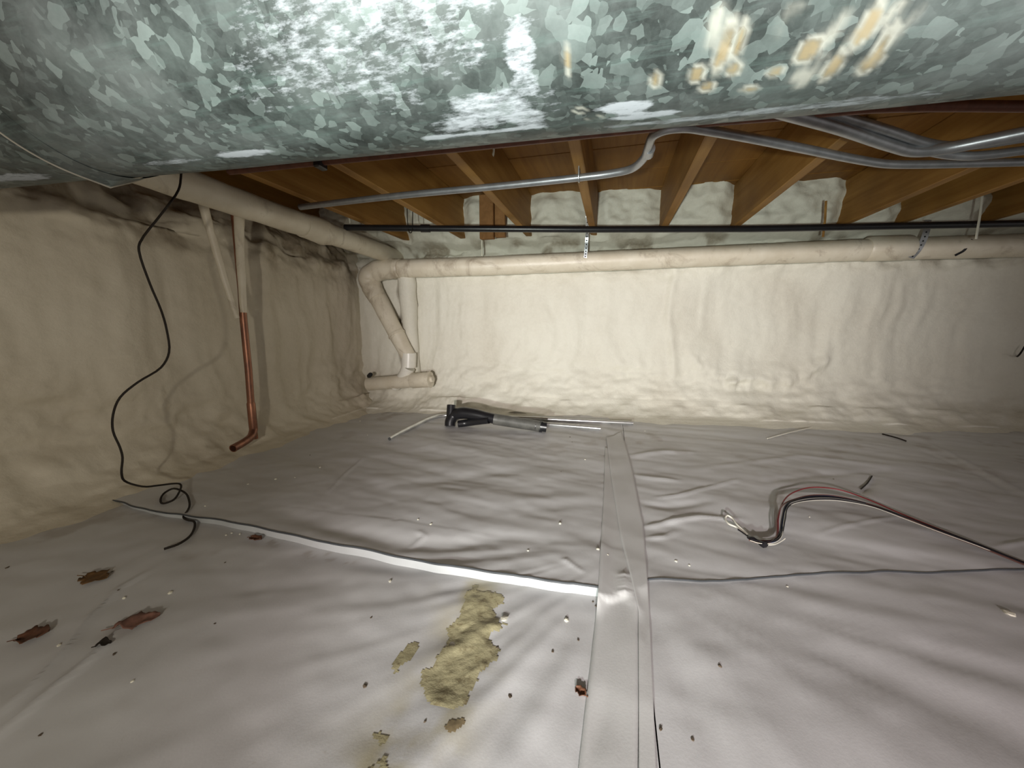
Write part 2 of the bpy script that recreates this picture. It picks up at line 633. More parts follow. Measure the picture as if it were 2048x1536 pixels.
STEP = W2((120, 962), (190, 992), (300, 1025), (395, 1043), (520, 1070), (640, 1097), (760, 1118), (880, 1143), (1000, 1165), (1100, 1182), (1195, 1193), (1296, 1222))
STEP_X = np.array([p[0] for p in STEP]); STEP_Y = np.array([p[1] for p in STEP])
CREASES = [  # on-floor polylines, height, half width
    (W2((1290, 1057), (1340, 1046), (1400, 1035), (1480, 1040)), .010, .010),
    (W2((1292, 1080), (1330, 1076), (1352, 1064)), .006, .008),
    (W2((1262, 915), (1320, 908), (1390, 906)), .012, .02),
    (W2((1265, 952), (1310, 960), (1360, 965)), .008, .015),
    (W2((1310, 998), (1360, 994), (1400, 982), (1480, 962)), .007, .008),
    (W2((1280, 1008), (1330, 1015), (1420, 1005)), -.008, .02),
    (W2((0, 1472), (100, 1388), (180, 1325), (245, 1262), (280, 1240)), .012, .007),
    (W2((0, 1430), (60, 1380), (130, 1305), (185, 1235), (240, 1180), (300, 1145)), .010, .007),
    (W2((655, 998), (690, 955), (728, 920)), .006, .006),
    (W2((1165, 1165), (1130, 1140), (1150, 1155)), .004, .006),
    (W2((1240, 1175), (1262, 1185), (1278, 1215)), .010, .010),
    (W2((1640, 1070), (1720, 1050), (1800, 1035)), .004, .006),
    (W2((1990, 1100), (2048, 1090), (2200, 1080)), .006, .008),
    (W2((1400, 940), (1600, 915), (1780, 935)), .006, .02),
    (W2((1500, 970), (1650, 950), (1800, 940)), -.006, .02),
    (W2((1830, 870), (1930, 925), (2048, 985), (2300, 1110)), .007, .012),
    (W2((1840, 900), (1960, 950), (2048, 1000)), -.005, .012),
    (W2((1700, 1010), (1740, 970), (1755, 950)), -.008, .010),
    (W2((540, 1030), (680, 1070), (800, 1100), (900, 1105), (1000, 1090), (1120, 1100)), -.012, .035),
    (W2((560, 900), (760, 985), (930, 960), (1100, 935)), -.007, .04),
    (W2((900, 990), (1050, 1010), (1200, 1000)), .007, .04),
    (W2((820, 1105), (850, 1085), (836, 1075)), .005, .008),
    (W2((300, 960), (380, 900), (460, 880), (560, 860)), .012, .04),
]
hub = np.array(on_z(1245, 1120, 0))[:2]


def floor_h(X, Y):
    ang = np.arctan2(Y - hub[1], X - hub[0]); rad = np.hypot(X - hub[0], Y - hub[1]) + .02
    near = sstep(1.05, .72, Y)
    h = .004 * fbm(X * 2.2, Y * 2.6, 301, 3)
    h = h + near * .0050 * fbm(ang * 5.5 + .3 * vnoise(X * 3, Y * 3, 310), rad * 1.3, 305, 3) * sstep(.05, .5, rad)
    far = 1 - near
    wx = X + .25 * vnoise(X * 1.3, Y * 1.7, 320)
    h = h + far * .0055 * fbm(wx * 1.5 + Y * .8, Y * 6.0 + .9 * wx, 312, 4, .45)
    h = h + .0012 * fbm(X * 14, Y * 17, 330, 2)
    for pts, a, w in CREASES:
        d, t = seg_dist(X, Y, pts)
        h = h + .7 * a * np.exp(-(d / w) ** 2) * (np.sin(np.clip(t, .0, 1) * math.pi) ** .5 * .8 + .2)
    return h


def step_h(X):
    return np.interp(X, [-1.75, -1.45, -1.1, -.6, -.012, .02, .35, 2.5], [.003, .008, .016, .022, .022, .006, .003, .002])


SEAM_R = W2((1297, 1166), (1400, 1167), (1500, 1160), (1650, 1148), (1800, 1143), (2048, 1143), (2600, 1140))


def seam_y(X):   # front edge of the far sheets
    xs_ = np.r_[[-2.2], STEP_X[:-1], [p[0] for p in SEAM_R], [4.0]]
    ys_ = np.r_[[STEP_Y[0] + .04], STEP_Y[:-1], [p[1] for p in SEAM_R], [SEAM_R[-1][1]]]
    return np.interp(X, xs_, ys_) + .004 * vnoise(X * 14, X * 0, 350)


TX = .075   # tape centre, where left and right sheets meet


def sheet(name, x0, x1, far, n1, n2):
    xs_ = np.linspace(x0, x1, n1)
    v = np.linspace(0, 1, n2)
    sy = seam_y(xs_)
    if far:
        y1 = np.full(n1, 3.0)
        Yg = sy[:, None] + (y1 - sy)[:, None] * (v[None] ** 1.35)
    else:
        y0 = -.8
        Yg = (sy + .06)[:, None] + (y0 - sy - .06)[:, None] * (v[None] ** 1.15)
    Xg = np.repeat(xs_[:, None], n2, 1)
    Z = floor_h(Xg, Yg)
    if far:
        Z = Z + step_h(Xg) * (.55 + .45 * np.exp(-(Yg - sy[:, None]) / .25)) + .0015
    else:
        back = sstep(.004, .04, Yg - sy[:, None])
        Z = Z - .012 * back
    a = np.zeros(Xg.shape + (4,)); a[..., 3] = 1
    if not far:
        # yellow grey residue trail
        d, t = seg_dist(Xg, Yg, W2((955, 1180), (950, 1260), (920, 1350), (870, 1430), (800, 1480), (760, 1536), (740, 1700)))
        m = np.exp(-(d / (.055 + .02 * vnoise(Xg * 20, Yg * 20, 360))) ** 2) * sstep(-.9, .5, fbm(Xg * 16, Yg * 16, 361, 4))
        a[..., 0] = .75 * m
        d, t = seg_dist(Xg, Yg, W2((520, 1075), (560, 1090), (700, 1120)))
        a[..., 1] = .6 * np.exp(-(d / .02) ** 2) * sstep(.1, .6, fbm(Xg * 40, Yg * 40, 365, 3))
        a[..., 1] += .5 * sstep(.55, 1.0, fbm(Xg * 6, Yg * 6, 368, 5)) * sstep(-.4, -1.2, Xg)
    else:
        a[..., 1] = .5 * sstep(.5, 1.1, fbm(Xg * 9, Yg * 9, 372, 5)) * sstep(1.3, 2.0, Yg)
    P = np.stack([Xg, Yg, Z], -1)
    o = grid_obj(name, P, M_sheet, floor, attr=a, flip=far is False)
    return o, P


sheet_a, Pa = sheet('plastic_sheet', -1.95, TX, True, 330, 230)
sheet_b, Pb = sheet('plastic_sheet', TX + .002, 3.6, True, 300, 200)
sheet_c, Pc = sheet('plastic_sheet', -1.95, TX + .004, False, 260, 170)
sheet_d, Pd = sheet('plastic_sheet', TX + .006, 3.6, False, 240, 150)
tag(sheet_a, 'far left grey sheet with raised front edge'); tag(sheet_b, 'far right grey sheet')
tag(sheet_c, 'near left grey sheet with yellow residue'); tag(sheet_d, 'near right grey sheet')


def surf_z(x, y):
    """height of the sheets at a point"""
    x = np.float64(x); y = np.float64(y)
    z = floor_h(x, y); sy = seam_y(x)
    if y >= sy: z = z + step_h(x) * (.55 + .45 * math.exp(-(y - sy) / .25)) + .0015
    return float(z)


def on_floor(px, py, lift=0.0):
    z = 0.0
    for _ in range(6):
        p = on_z(px, py, z)
        z = surf_z(p.x, p.y) + lift
    p = on_z(px, py, z)
    return p


# white turned-down face and dark cut line along the raised front edge
front = Pa[:, 0, :]
n = len(front)
k0 = int(np.argmin(np.abs(front[:, 0] + 1.74))); k1 = int(np.argmin(np.abs(front[:, 0] + .006)))
fr = front[k0:k1 + 1]
V, Fc = [], []
for i, p in enumerate(fr):
    zb = floor_h(p[0], p[1]) - .010
    V += [(p[0], p[1] + .004, p[2] - .0008), (p[0], p[1] + .001, p[2] * .45 + zb * .55), (p[0], p[1] - .004, zb)]
for i in range(len(fr) - 1):
    for k in range(2):
        Fc.append((3 * i + k, 3 * i + k + 1, 3 * i + k + 4, 3 * i + k + 3))
mesh_obj('sheet_fold', V, Fc, M_fold, floor)
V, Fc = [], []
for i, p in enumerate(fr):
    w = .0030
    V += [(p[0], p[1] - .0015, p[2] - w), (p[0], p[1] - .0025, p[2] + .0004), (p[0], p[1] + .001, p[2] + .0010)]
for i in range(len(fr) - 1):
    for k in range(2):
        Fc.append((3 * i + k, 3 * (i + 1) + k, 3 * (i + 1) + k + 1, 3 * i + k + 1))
mesh_obj('edge_and_shadow_line', V, Fc, M_edge_and_shadow, floor)
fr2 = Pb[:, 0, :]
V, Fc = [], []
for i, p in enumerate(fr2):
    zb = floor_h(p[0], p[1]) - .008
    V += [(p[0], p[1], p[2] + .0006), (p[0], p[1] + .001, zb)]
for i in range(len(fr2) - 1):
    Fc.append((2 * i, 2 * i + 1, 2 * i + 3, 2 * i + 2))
mesh_obj('sheet_fold', V, Fc, M_seam_shade, floor)  # step face coloured dark to read as seam shadow
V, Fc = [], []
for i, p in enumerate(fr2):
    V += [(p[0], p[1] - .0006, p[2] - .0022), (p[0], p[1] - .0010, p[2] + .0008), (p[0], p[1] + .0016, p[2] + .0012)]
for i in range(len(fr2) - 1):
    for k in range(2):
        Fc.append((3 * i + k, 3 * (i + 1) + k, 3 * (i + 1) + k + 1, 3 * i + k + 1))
mesh_obj('edge_and_shadow_line', V, Fc, M_edge_and_shadow, floor)  # dark strip drawn in for the thin shadow along the right seam


def tape(left_px, right_px, lift, ns=120, nw=10):
    L = smooth_path([on_z(*p, 0.0) for p in left_px], 1) if False else [on_z(*p, 0.0) for p in left_px]
    R = [on_z(*p, 0.0) for p in right_px]

    def res(P):
        A = np.array([tuple(p) for p in P]); t = np.linspace(0, 1, len(A)); q = np.linspace(0, 1, ns)
        return np.stack([np.interp(q, t, A[:, k]) for k in range(3)], -1)
    A, B = res(L), res(R)
    w = np.linspace(0, 1, nw)
    P = A[:, None] * (1 - w)[None, :, None] + B[:, None] * w[None, :, None]
    for i in range(ns):
        for j in range(nw):
            zs = [surf_z(P[i, j, 0], P[i, j, 1] + dy) for dy in (0, .012, -.012, .028, -.028)]
            P[i, j, 2] = max(zs) + lift
    for _ in range(14):
        P[1:-1, :, 2] = np.maximum(P[1:-1, :, 2], .25 * P[:-2, :, 2] + .5 * P[1:-1, :, 2] + .25 * P[2:, :, 2])
    o = grid_obj('seam_tape', P, M_tape, floor, flip=True, attr=np.tile(np.array([0, 0, 0, 1.0]), (ns * nw, 1)))
    md = o.modifiers.new('t', 'SOLIDIFY'); md.thickness = .0006; md.offset = 1
    return o


tag(tape([(1120, 1900), (1157, 1536), (1195, 1210), (1198, 1160), (1201, 1100), (1207, 1000), (1210, 900)],
         [(1272, 1900), (1275, 1536), (1278, 1222), (1274, 1165), (1266, 1100), (1245, 1000), (1232, 900)], .0015, 200), 'wide strip of tape')
tag(tape([(1276, 1900), (1277, 1536), (1276, 1230), (1240, 1080), (1222, 960), (1212, 880)],
         [(1325, 1900), (1311, 1536), (1298, 1222), (1286, 1050), (1262, 930), (1243, 866)], .0035, 200), 'narrow long strip of tape')

# ------------------------------------------------------------------ ceiling: subfloor boards on joists
JB, JT = 1.115, 1.348
ceiling = box('ceiling', (-2.1, -.9, 1.372), (3.7, 3.2, 1.40), M_sub)
tag(ceiling, 'open timber ceiling of brown joists under subfloor boards', kind='structure')
yb = .2
k = 0
while yb < 3.1:
    w = .285
    box('subfloor_board', (-2.05, yb + .002, JT + random.uniform(0, .003)), (3.6, yb + w - .002, JT + .021), M_sub, ceiling, .002)
    yb += w
for jx in JX:
    o = box('joist', (jx - .019, .35, JB), (jx + .019, yw(jx) + .26, JT), M_joist, ceiling, .003)
box('rim_joist', (-1.90, -.6, JB - .01), (-1.862, 2.7, JT), M_joist, ceiling, .003)
p = on_y(958, 395, yw(-.8) - .19); q = on_y(990, 476, yw(-.8) - .19)
box('nailer_block', (p.x, p.y, q.z), (p.x + .085, p.y + .038, JT - .03), M_block, ceiling, .003)
box('nailer_block', (p.x + .088, p.y + .02, q.z + .01), (p.x + .15, p.y + .058, JT - .03), M_block, ceiling, .003)

# ------------------------------------------------------------------ big duct
axd = Vector((.9985, .0546, 0)).normalized()
mU = Vector((.022, -.402, .915)).normalized()
eF = mU.cross(axd); eF = eF if eF.y > 0 else -eF
eF.normalize()
RD = .150
A0 = Vector(EYE) + eF * .60 + mU * RD
duct = empty('round_duct', A0 - Vector((0, 0, RD)), 'large round galvanised steel duct with spangled and stained surface hanging under the joists', 'duct')


def duct_pt(s, th, r=RD):
    """th = angle from straight down towards the camera side"""
    return A0 + axd * s + (Vector((0, 0, -1)) * math.cos(th) + Vector((axd.y, -axd.x, 0)) * math.sin(th)) * r


def duct_hit(px, py, r=RD):
    d = Vector(ray(px, py)); o = Vector(EYE) - A0
    d2 = d - axd * d.dot(axd); o2 = o - axd * o.dot(axd)
    a = d2.dot(d2); b = 2 * d2.dot(o2); c = o2.dot(o2) - r * r
    D = b * b - 4 * a * c
    if D < 0: D = 0
    t = (-b - math.sqrt(D)) / (2 * a)
    P = o + d * t
    s = P.dot(axd); Q = P - axd * s
    return s, math.atan2(Q.dot(Vector((axd.y, -axd.x, 0))), -Q.z)


def duct_tube(name, s0, s1, r, ns, nt, marks, dr=None):
    s = np.linspace(s0, s1, ns); th = np.linspace(-math.pi, math.pi, nt)
    S, T = np.meshgrid(s, th, indexing='ij')
    rr = np.full(S.shape, r) + .0012 * fbm(S * 3, T * 1.5, 401, 2) * np.cos(T / 2) ** 2
    if dr is not None: rr = rr + dr(S, T)
    dn = np.array((0, 0, -1.0)); sd = np.array((axd.y, -axd.x, 0))
    P = np.array(A0) + np.array(axd) * S[..., None] + (dn * np.cos(T)[..., None] + sd * np.sin(T)[..., None]) * rr[..., None]
    st = np.zeros(S.shape + (4,)); st[..., 3] = 1
    if marks: marks(S, T, st)
    return grid_obj(name, P, M_duct, duct, attr=st, flip=True)


def ell(S, T, px, py, ws, wt):
    s, t = duct_hit(px, py)
    return np.hypot((S - s) / ws, (T - t) * RD / wt), s, t


def duct_stains_and_glare(S, T, st):
    nz = fbm(S * 30, T * 8, 410, 4)
    stretch = fbm(S * 14, T * 3.2, 415, 4)
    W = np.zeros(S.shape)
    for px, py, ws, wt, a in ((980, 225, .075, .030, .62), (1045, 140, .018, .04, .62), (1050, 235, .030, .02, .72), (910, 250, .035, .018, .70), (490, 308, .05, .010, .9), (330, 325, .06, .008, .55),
                              (700, 50, .16, .085, .42), (560, 150, .08, .05, .30), (850, 40, .10, .05, .30), (740, 10, .05, .03, .45), (1255, 215, .03, .012, .85), (1290, 232, .05, .008, .8),  # leading broad entries also paint the lamp's hot spot into the pale oxide
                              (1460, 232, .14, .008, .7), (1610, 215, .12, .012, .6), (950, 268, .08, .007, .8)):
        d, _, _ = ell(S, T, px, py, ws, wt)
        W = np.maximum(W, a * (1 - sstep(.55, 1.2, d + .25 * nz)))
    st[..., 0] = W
    TAN = np.zeros(S.shape); RIM = np.zeros(S.shape)
    for px, py, w, l in ((1135, 122, .006, .016), (1448, 100, .012, .030), (1618, 105, .016, .018), (1672, 125, .010, .026), (1468, 140, .012, .011), (1415, 175, .011, .008), (1395, 148, .010, .014),
                         (1552, 145, .012, .008), (1500, 180, .014, .007), (1160, 222, .009, .006), (1178, 240, .007, .005), (1200, 237, .008, .006), (1312, 160, .008, .012), (1440, 118, .008, .020),
                         (1755, 105, .012, .03), (1720, 75, .010, .02), (1480, 85, .006, .02), (1735, 55, .010, .03)):
        d, s0, t0 = ell(S, T, px, py, w * .55, l * .6)
        d = d + .30 * nz
        RIM = np.maximum(RIM, np.exp(-((d - 1.0) / .28) ** 2) * .85)
        if px not in (1160, 1178, 1200): TAN = np.maximum(TAN, (1 - sstep(.5, .95, d)) * .8)
    # long drip streaks down the right hand side
    for px, py, px2, py2 in ((1660, 130, 1760, 20), (1690, 110, 1800, 10), (1590, 160, 1690, 30), (1560, 60, 1600, 0), (1740, 120, 1850, 20), (1420, 90, 1440, 20), (1600, 170, 1650, 110)):
        a = duct_hit(px, py); b = duct_hit(px2, py2)
        d, t = seg_dist(S, T * RD, [(a[0], a[1] * RD), (b[0], b[1] * RD)])
        m = np.exp(-((d + .002 * nz) / .0045) ** 2) * sstep(-.3, .3, stretch)
        RIM = np.maximum(RIM, .75 * m)
    st[..., 1] = TAN; st[..., 2] = np.clip(RIM, 0, 1)


SR = -.765
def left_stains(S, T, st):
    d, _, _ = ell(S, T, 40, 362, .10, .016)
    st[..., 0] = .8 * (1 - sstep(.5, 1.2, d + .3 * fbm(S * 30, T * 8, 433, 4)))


body = duct_tube('duct_section', SR, 2.6, RD, 760, 230, duct_stains_and_glare)
tag(body, 'spotted long section of the duct')
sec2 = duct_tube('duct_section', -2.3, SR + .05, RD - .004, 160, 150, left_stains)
tag(sec2, 'plain left section of the duct')
# turned out lip of the joint, hanging a little open at its lowest point
V, Fc = [], []
_, th_tip = duct_hit(232, 356)
ring_n = 160
P = np.zeros((ring_n + 1, 4, 3)); path = []
for i in range(ring_n + 1):
    th = th_tip - math.pi + 2 * math.pi * i / ring_n
    gap = .0015 + .010 * math.exp(-abs(th - th_tip) / .16)
    for j in range(4):
        q = j / 3
        P[i, j] = duct_pt(SR - .004 + .040 * q, th, RD + .0008 + gap * (1 - q) ** 1.5)
    path.append(Vector(P[i, 0]))
grid_obj('joint_collar', P, M_duct, duct, attr=np.tile(np.array([0, 0, 0, 1.0]), ((ring_n + 1) * 4, 1)))
tube('joint_lip', path, .0016, M_seam, duct, 6)

# ------------------------------------------------------------------ pipes
def thing_tube(name, label, cat, pts, r, m, segs=14, sm=0, hollow=0.0, group=None, **kw):
    o = tube(name, pts, r, m, None, segs, sm, hollow, **kw)
    return tag(o, label, cat, group)


# pipe along the left wall
a = on_x(285, 345, -1.615); b = on_x(800, 507, -1.615)
zc = 1.047
lp = empty('drain_pipe', (-1.46, 1.2, zc - .057), 'thick foam spattered drain pipe running along the left wall just under the joists', 'pipe')
tube('pipe', [(-1.46, .55, zc + .02), (-1.46, 1.3, zc), (-1.46, 2.20, zc - .012)], .053, M_pvc, lp, 24, 0, lump=.03, seed=1)
tube('coupling', [(-1.46, 1.62, zc - .006), (-1.46, 1.655, zc - .006), (-1.46, 1.78, zc - .008), (-1.46, 1.82, zc - .008)], [.055, .062, .064, .055], M_pvc, lp, 24, 0, lump=.06, seed=2)
tube('pipe_end', [(-1.46, 2.18, zc - .012), (-1.45, 2.40, zc - .03), (-1.44, 2.50, zc - .05)], .054, M_pvc, lp, 20, 4, lump=.10, seed=4)
# pipe along the back wall with its elbow, drop and cleanout
yp = lambda X: yw(X) - .065
E0 = on_y(752, 541, 2.30)
zE = E0.z
P1 = on_y(960, 533, yp(-.85)); P2 = on_y(1700, 501, yp(1.2)); P3 = on_y(2048, 491, yp(2.0))
bp = empty('drain_pipe', (P1.x, P1.y, P1.z - .057), 'long cream drain pipe along the back wall with elbow drop and cleanout in the corner', 'pipe')
dirx = (P3 - P2).normalized()
PL = on_y(790, 538, yp(-1.45))
tube('pipe', [PL, P1, P2.lerp(P1, .5), P2], .057, M_pvc, bp, 28, 0, lump=.018, seed=7)
tube('pipe', [P2 + (P2 - P1).normalized() * -.02, P3, P3 + dirx * 1.2], .0575, M_pvc, bp, 28, 0, lump=.02, seed=8)
J = on_y(1775, 497, yp(1.36))
tube('coupling', [J - dirx * .11, J - dirx * .10, J + dirx * .10, J + dirx * .11], [.058, .0655, .0655, .058], M_pvc, bp, 28, 0)
D0 = on_y(745, 575, 2.30); D1 = on_y(793, 668, 2.265); D2 = on_y(818, 715, 2.26)
tube('elbow', [PL + Vector((.04, 0, 0)), PL, on_y(757, 541, 2.30), on_y(737, 556, 2.29), D0, D0.lerp(D1, .25)], [.060, .063, .066, .066, .063, .060], M_pvc, bp, 20, 6, lump=.10, seed=11)
tube('drop_pipe', [D0.lerp(D1, .1), D1, D2], [.057, .054, .048], M_pvc, bp, 20, 0, lump=.03, seed=13)
tube('drop_coupling', [D1.lerp(D0, .02), D1, D1.lerp(D2, .05)], [.054, .0575, .0575], M_pvc, bp, 20, 0)
T0 = on_y(818, 712, 2.255); T1 = on_y(817, 735, 2.25); T2 = on_y(806, 757, 2.25); T3 = on_y(788, 772, 2.25)
tube('wye_hub', [T0 + Vector((0, 0, .02)), T0, T1], [.046, .047, .047], M_white_pvc, bp, 20)
tube('wye_branch', [T1, T2, T3], [.043, .043, .040], M_white_pvc, bp, 18, 5)
H0 = on_y(737, 768, 2.24); H1 = on_y(858, 759, 2.24)
tube('cleanout_run', [H0, H0.lerp(H1, .5), H1], .044, M_pvc, bp, 20, 0, lump=.05, seed=17)
tube('cleanout_collar', [H1.lerp(H0, .28), H1.lerp(H0, .26), H1.lerp(H0, .03), H1], [.045, .050, .050, .047], M_pvc, bp, 20)
hd = (H1 - H0).normalized()
tube('cleanout_cap', [H1, H1 + hd * .012, H1 + hd * .014, H1 + hd * .03], [.054, .054, .024, .022], M_pvc, bp, 8)
tag(tube('tail_pipe_hole', [on_y(741, 749, 2.20), on_y(738, 752, 2.24)], .014, M_hole, bp, 10), 'dark gap above the tail pipe')
# vertical vent pipe buried in the corner foam
VB = on_y(812, 548, 2.355); VT = on_y(829, 745, 2.36)
thing_tube('vent_pipe', 'foam buried vertical vent pipe in the back corner behind the drain elbow', 'pipe',
           [VB + Vector((0, 0, .05)), VB, VB.lerp(VT, .5), VT], [.058, .055, .046, .040], M_foam, 18, 0, lump=.08, seed=21)

# copper riser by the left wall
cu = empty('copper_pipe', on_x(505, 860, -1.545), 'vertical copper pipe by the left wall, foam coated above and bent at its foot', 'pipe')
C = [on_x(467, 405, -1.545), on_x(474, 480, -1.545), on_x(483, 580, -1.545), on_x(487, 640, -1.545), on_x(497, 740, -1.545), on_x(502, 808, -1.545), on_x(507, 858, -1.545)]
tube('pipe', [C[0] + Vector((0, 0, .045)), C[0], C[1], C[2], C[3], C[4], C[5]], .0145, M_copper, cu, 16, 0)
tag(tube('foam_coat', [on_x(476, 405, -1.535) + Vector((0, 0, .045)), on_x(480, 500, -1.533), on_x(485, 590, -1.533), on_x(487, 625, -1.535)], [.021, .019, .016, .012], M_pvc, cu, 14, 0, lump=.12, seed=5), 'cream foam overspray on the upper half')
tube('coupling', [C[5] + Vector((0, 0, .008)), C[5], C[6].lerp(C[5], .1), C[6]], [.0150, .0172, .0172, .0165], M_copper, cu, 16)
FT = on_x(466, 897, -1.50)
tube('elbow', [C[6] + Vector((0, 0, .02)), C[6], on_x(503, 872, -1.535), on_x(490, 883, -1.515), FT], [.0165, .017, .0165, .0160, .0165], M_copper, cu, 16, 4, hollow=.8)
thing_tube('slanted_pipe', 'thin foam coated pipe slanting down from the left drain pipe to the copper pipe', 'pipe',
           [on_x(398, 378, -1.535) + Vector((0, 0, .03)), on_x(404, 400, -1.535), on_x(418, 455, -1.54), on_x(445, 545, -1.535), on_x(474, 636, -1.525)], [.014, .015, .014, .012, .009], M_pvc, 12, 0, lump=.10, seed=6)

# black hose above the back pipe
yh = 2.28
HB = [on_y(690, 455, 1.90), on_y(850, 457, 1.97), on_y(1176, 459, 2.14), on_y(1500, 458, 2.29), on_y(1800, 452, 2.40), on_y(2048, 447, 2.46), on_y(2250, 440, 2.52), on_y(2900, 421, 2.66)]
bh = empty('black_pipe', HB[2] - Vector((0, 0, .02)), 'straight thin black pipe crossing in front of the joist ends above the back drain pipe', 'pipe')
tube('pipe', HB, .0165, M_black, bh, 14)
tube('coupling', [on_y(842, 457, 1.968), on_y(860, 457, 1.977)], .0205, M_black, bh, 14)

# steel conduits under the joists
ZC = 1.085
cd = empty('conduit', on_z(1160, 355, ZC) - Vector((0, 0, .012)), 'grey steel conduit with an S bend running under the joists from the left wall', 'conduit')
cp = [on_z(x, y, ZC) for x, y in ((600, 414), (800, 391), (1000, 372), (1160, 355), (1222, 347), (1262, 338), (1288, 316), (1298, 290), (1308, 270), (1332, 259), (1370, 255), (1410, 260), (1480, 272), (1600, 296), (1720, 320), (1775, 328), (1830, 329), (1930, 327), (2048, 324), (2250, 318), (2900, 299))]
tube('tube', cp, .0125, M_steel, cd, 14, 5)
q = on_z(1300, 297, ZC); q2 = on_z(1297, 309, ZC)
tube('coupling', [q2, q], .0155, M_steel, cd, 14)
thing_tube('conduit', 'thick grey steel conduit sagging into view below the duct at the upper right', 'conduit',
           [on_z(x, y, ZC) for x, y in ((1480, 200), (1580, 228), (1680, 256), (1780, 290), (1830, 302), (1880, 299), (1960, 284), (2048, 266), (2250, 226), (2900, 110))], .0165, M_steel, 14, 5)
thing_tube('conduit', 'grey steel conduit tucked just above the thick sagging one at the upper right', 'conduit',
           [on_z(x, y, ZC + .018) for x, y in ((1560, 196), (1660, 226), (1780, 262), (1850, 285), (1900, 292), (1970, 288), (2048, 276), (2250, 243), (2900, 140))], .0125, M_steel, 14, 5)
thing_tube('conduit', 'grey steel conduit rising beneath the thick sagging one at the upper right edge', 'conduit',
           [on_z(x, y, z_) for x, y, z_ in ((1560, 214, ZC + .014), (1760, 280, ZC + .014), (1850, 301, ZC + .014), (1900, 310, ZC + .005), (1940, 312, ZC - .004), (1990, 308, ZC - .004), (2048, 301, ZC - .004), (2250, 280, ZC - .004), (2900, 205, ZC - .004))], .0125, M_steel, 14, 5)
# old copper line behind the duct
cl = empty('copper_line', on_z(800, 310, 1.095) - Vector((0, 0, .014)), 'dull red copper line running close behind the lower edge of the duct', 'pipe')
tube('pipe', [on_z(x, y, 1.095) for x, y in ((458, 342), (640, 323), (900, 297), (1200, 265), (1440, 241), (1600, 228), (1750, 215), (1900, 212), (2048, 213), (2250, 212), (2900, 208))], .0125, M_copper_old, cl, 14, 3)
e0 = on_z(640, 322, 1.095)
tag(box('clamp', e0 + Vector((-.012, -.022, -.024)), e0 + Vector((.012, .022, .02)), M_black, cl, .004), 'black clamp')

# ------------------------------------------------------------------ hangers
def strap(label, px, width, m, holes, side=(1, 0, 0), thick=.0014):
    t = empty('hanger_strap', px[-1], label, 'strap')
    P = smooth_path(px, 6)
    ribbon('band', P, width, thick, side, m, t)
    if holes:
        L = sum((P[i + 1] - P[i]).length for i in range(len(P) - 1)); nh = int(L / .02)
        for i in range(nh):
            k = (i + .5) / nh * (len(P) - 1); a = P[int(k)].lerp(P[min(int(k) + 1, len(P) - 1)], k - int(k))
            tn = (P[min(int(k) + 1, len(P) - 1)] - P[int(k)]).normalized()
            nn = tn.cross(Vector(side)).normalized()
            nn = nn if nn.y < 0 else -nn
            tube('hole', [a + nn * .0005, a + nn * .0012], .0042, M_hole, t, 8)
    return t


yq = yp(-.15)
ps = on_y(1170, 535, yq - .052)
strap('perforated steel strap hanging from a joist around the middle of the back drain pipe',
      [on_y(1176, 405, 2.24), on_y(1175, 440, 2.25), on_y(1174, 470, yq - .075), on_y(1172, 500, yq - .062), on_y(1170, 520, yq - .060), on_y(1170, 533, yq - .050)], .019, M_strap, True)
yq = yp(1.55)
strap('twisted perforated steel strap around the right part of the back drain pipe',
      [on_y(1856, 440, yq - .07), on_y(1853, 462, yq - .072), on_y(1846, 482, yq - .068), on_y(1836, 500, yq - .064), on_y(1822, 516, yq - .05)], .030, M_strap, True)
yq = yp(1.8)
strap('short black strap hooked round the back drain pipe near the right edge',
      [on_y(1945, 479, yq - .058), on_y(1936, 489, yq - .064), on_y(1928, 501, yq - .066), on_y(1910, 511, yq - .055)], .012, M_black, False)
thing_tube('hanger_rod', 'thin pale hanger rod above the left part of the back drain pipe', 'hanger', [on_y(962, 412, 2.30), on_y(963, 450, 2.31), on_y(964, 512, 2.36)], .004, M_crumb, 8)
thing_tube('hanger_rod', 'short pale rod between conduit and black pipe at the left', 'hanger', [on_y(696, 406, 1.9), on_y(698, 430, 1.9), on_y(700, 447, 1.9)], .005, M_crumb, 8)
thing_tube('hanger_rod', 'brown hanger rod over the right half of the black pipe', 'hanger', [on_y(1652, 402, 2.36), on_y(1650, 440, 2.36), on_y(1646, 474, 2.37)], .0055, M_joist, 8)
thing_tube('hanger_rod', 'faint grey hanger rod near the right end of the black pipe', 'hanger', [on_y(1965, 388, 2.40), on_y(1960, 430, 2.40), on_y(1952, 478, 2.42)], .0045, M_foam, 8)
thing_tube('hanger_wire', 'thin dark U shaped wire hanger holding the black pipe near its coupling', 'hanger',
           [on_y(814, 398, 1.975), on_y(815, 440, 1.96), on_y(819, 465, 1.935), on_y(823, 465, 1.935), on_y(825, 440, 1.96), on_y(826, 398, 1.975)], .0025, M_cable, 6, 4)
q = on_z(1158, 354, ZC)
thing_tube('conduit_clip', 'small steel clip holding the S bent conduit under a joist', 'clip', [q + Vector((0, -.016, .03)), q + Vector((0, -.0165, 0)), q + Vector((0, -.012, -.012)), q + Vector((0, 0, -.0165)), q + Vector((0, .012, -.012)), q + Vector((0, .0165, 0)), q + Vector((0, .016, .03))], .0025, M_strap, 6, 3)
q = on_z(987, 288.5, 1.095); q.z = 1.0815
thing_tube('foam_drip', 'tiny cream foam drip hanging from the copper line below the duct', 'foam drip', [q + Vector((0, 0, .006)), q + Vector((.001, 0, -.004)), q + Vector((-.001, 0, -.014)), q + Vector((0, 0, -.020))], [.0035, .003, .0035, .001], M_crumb, 8, 3)
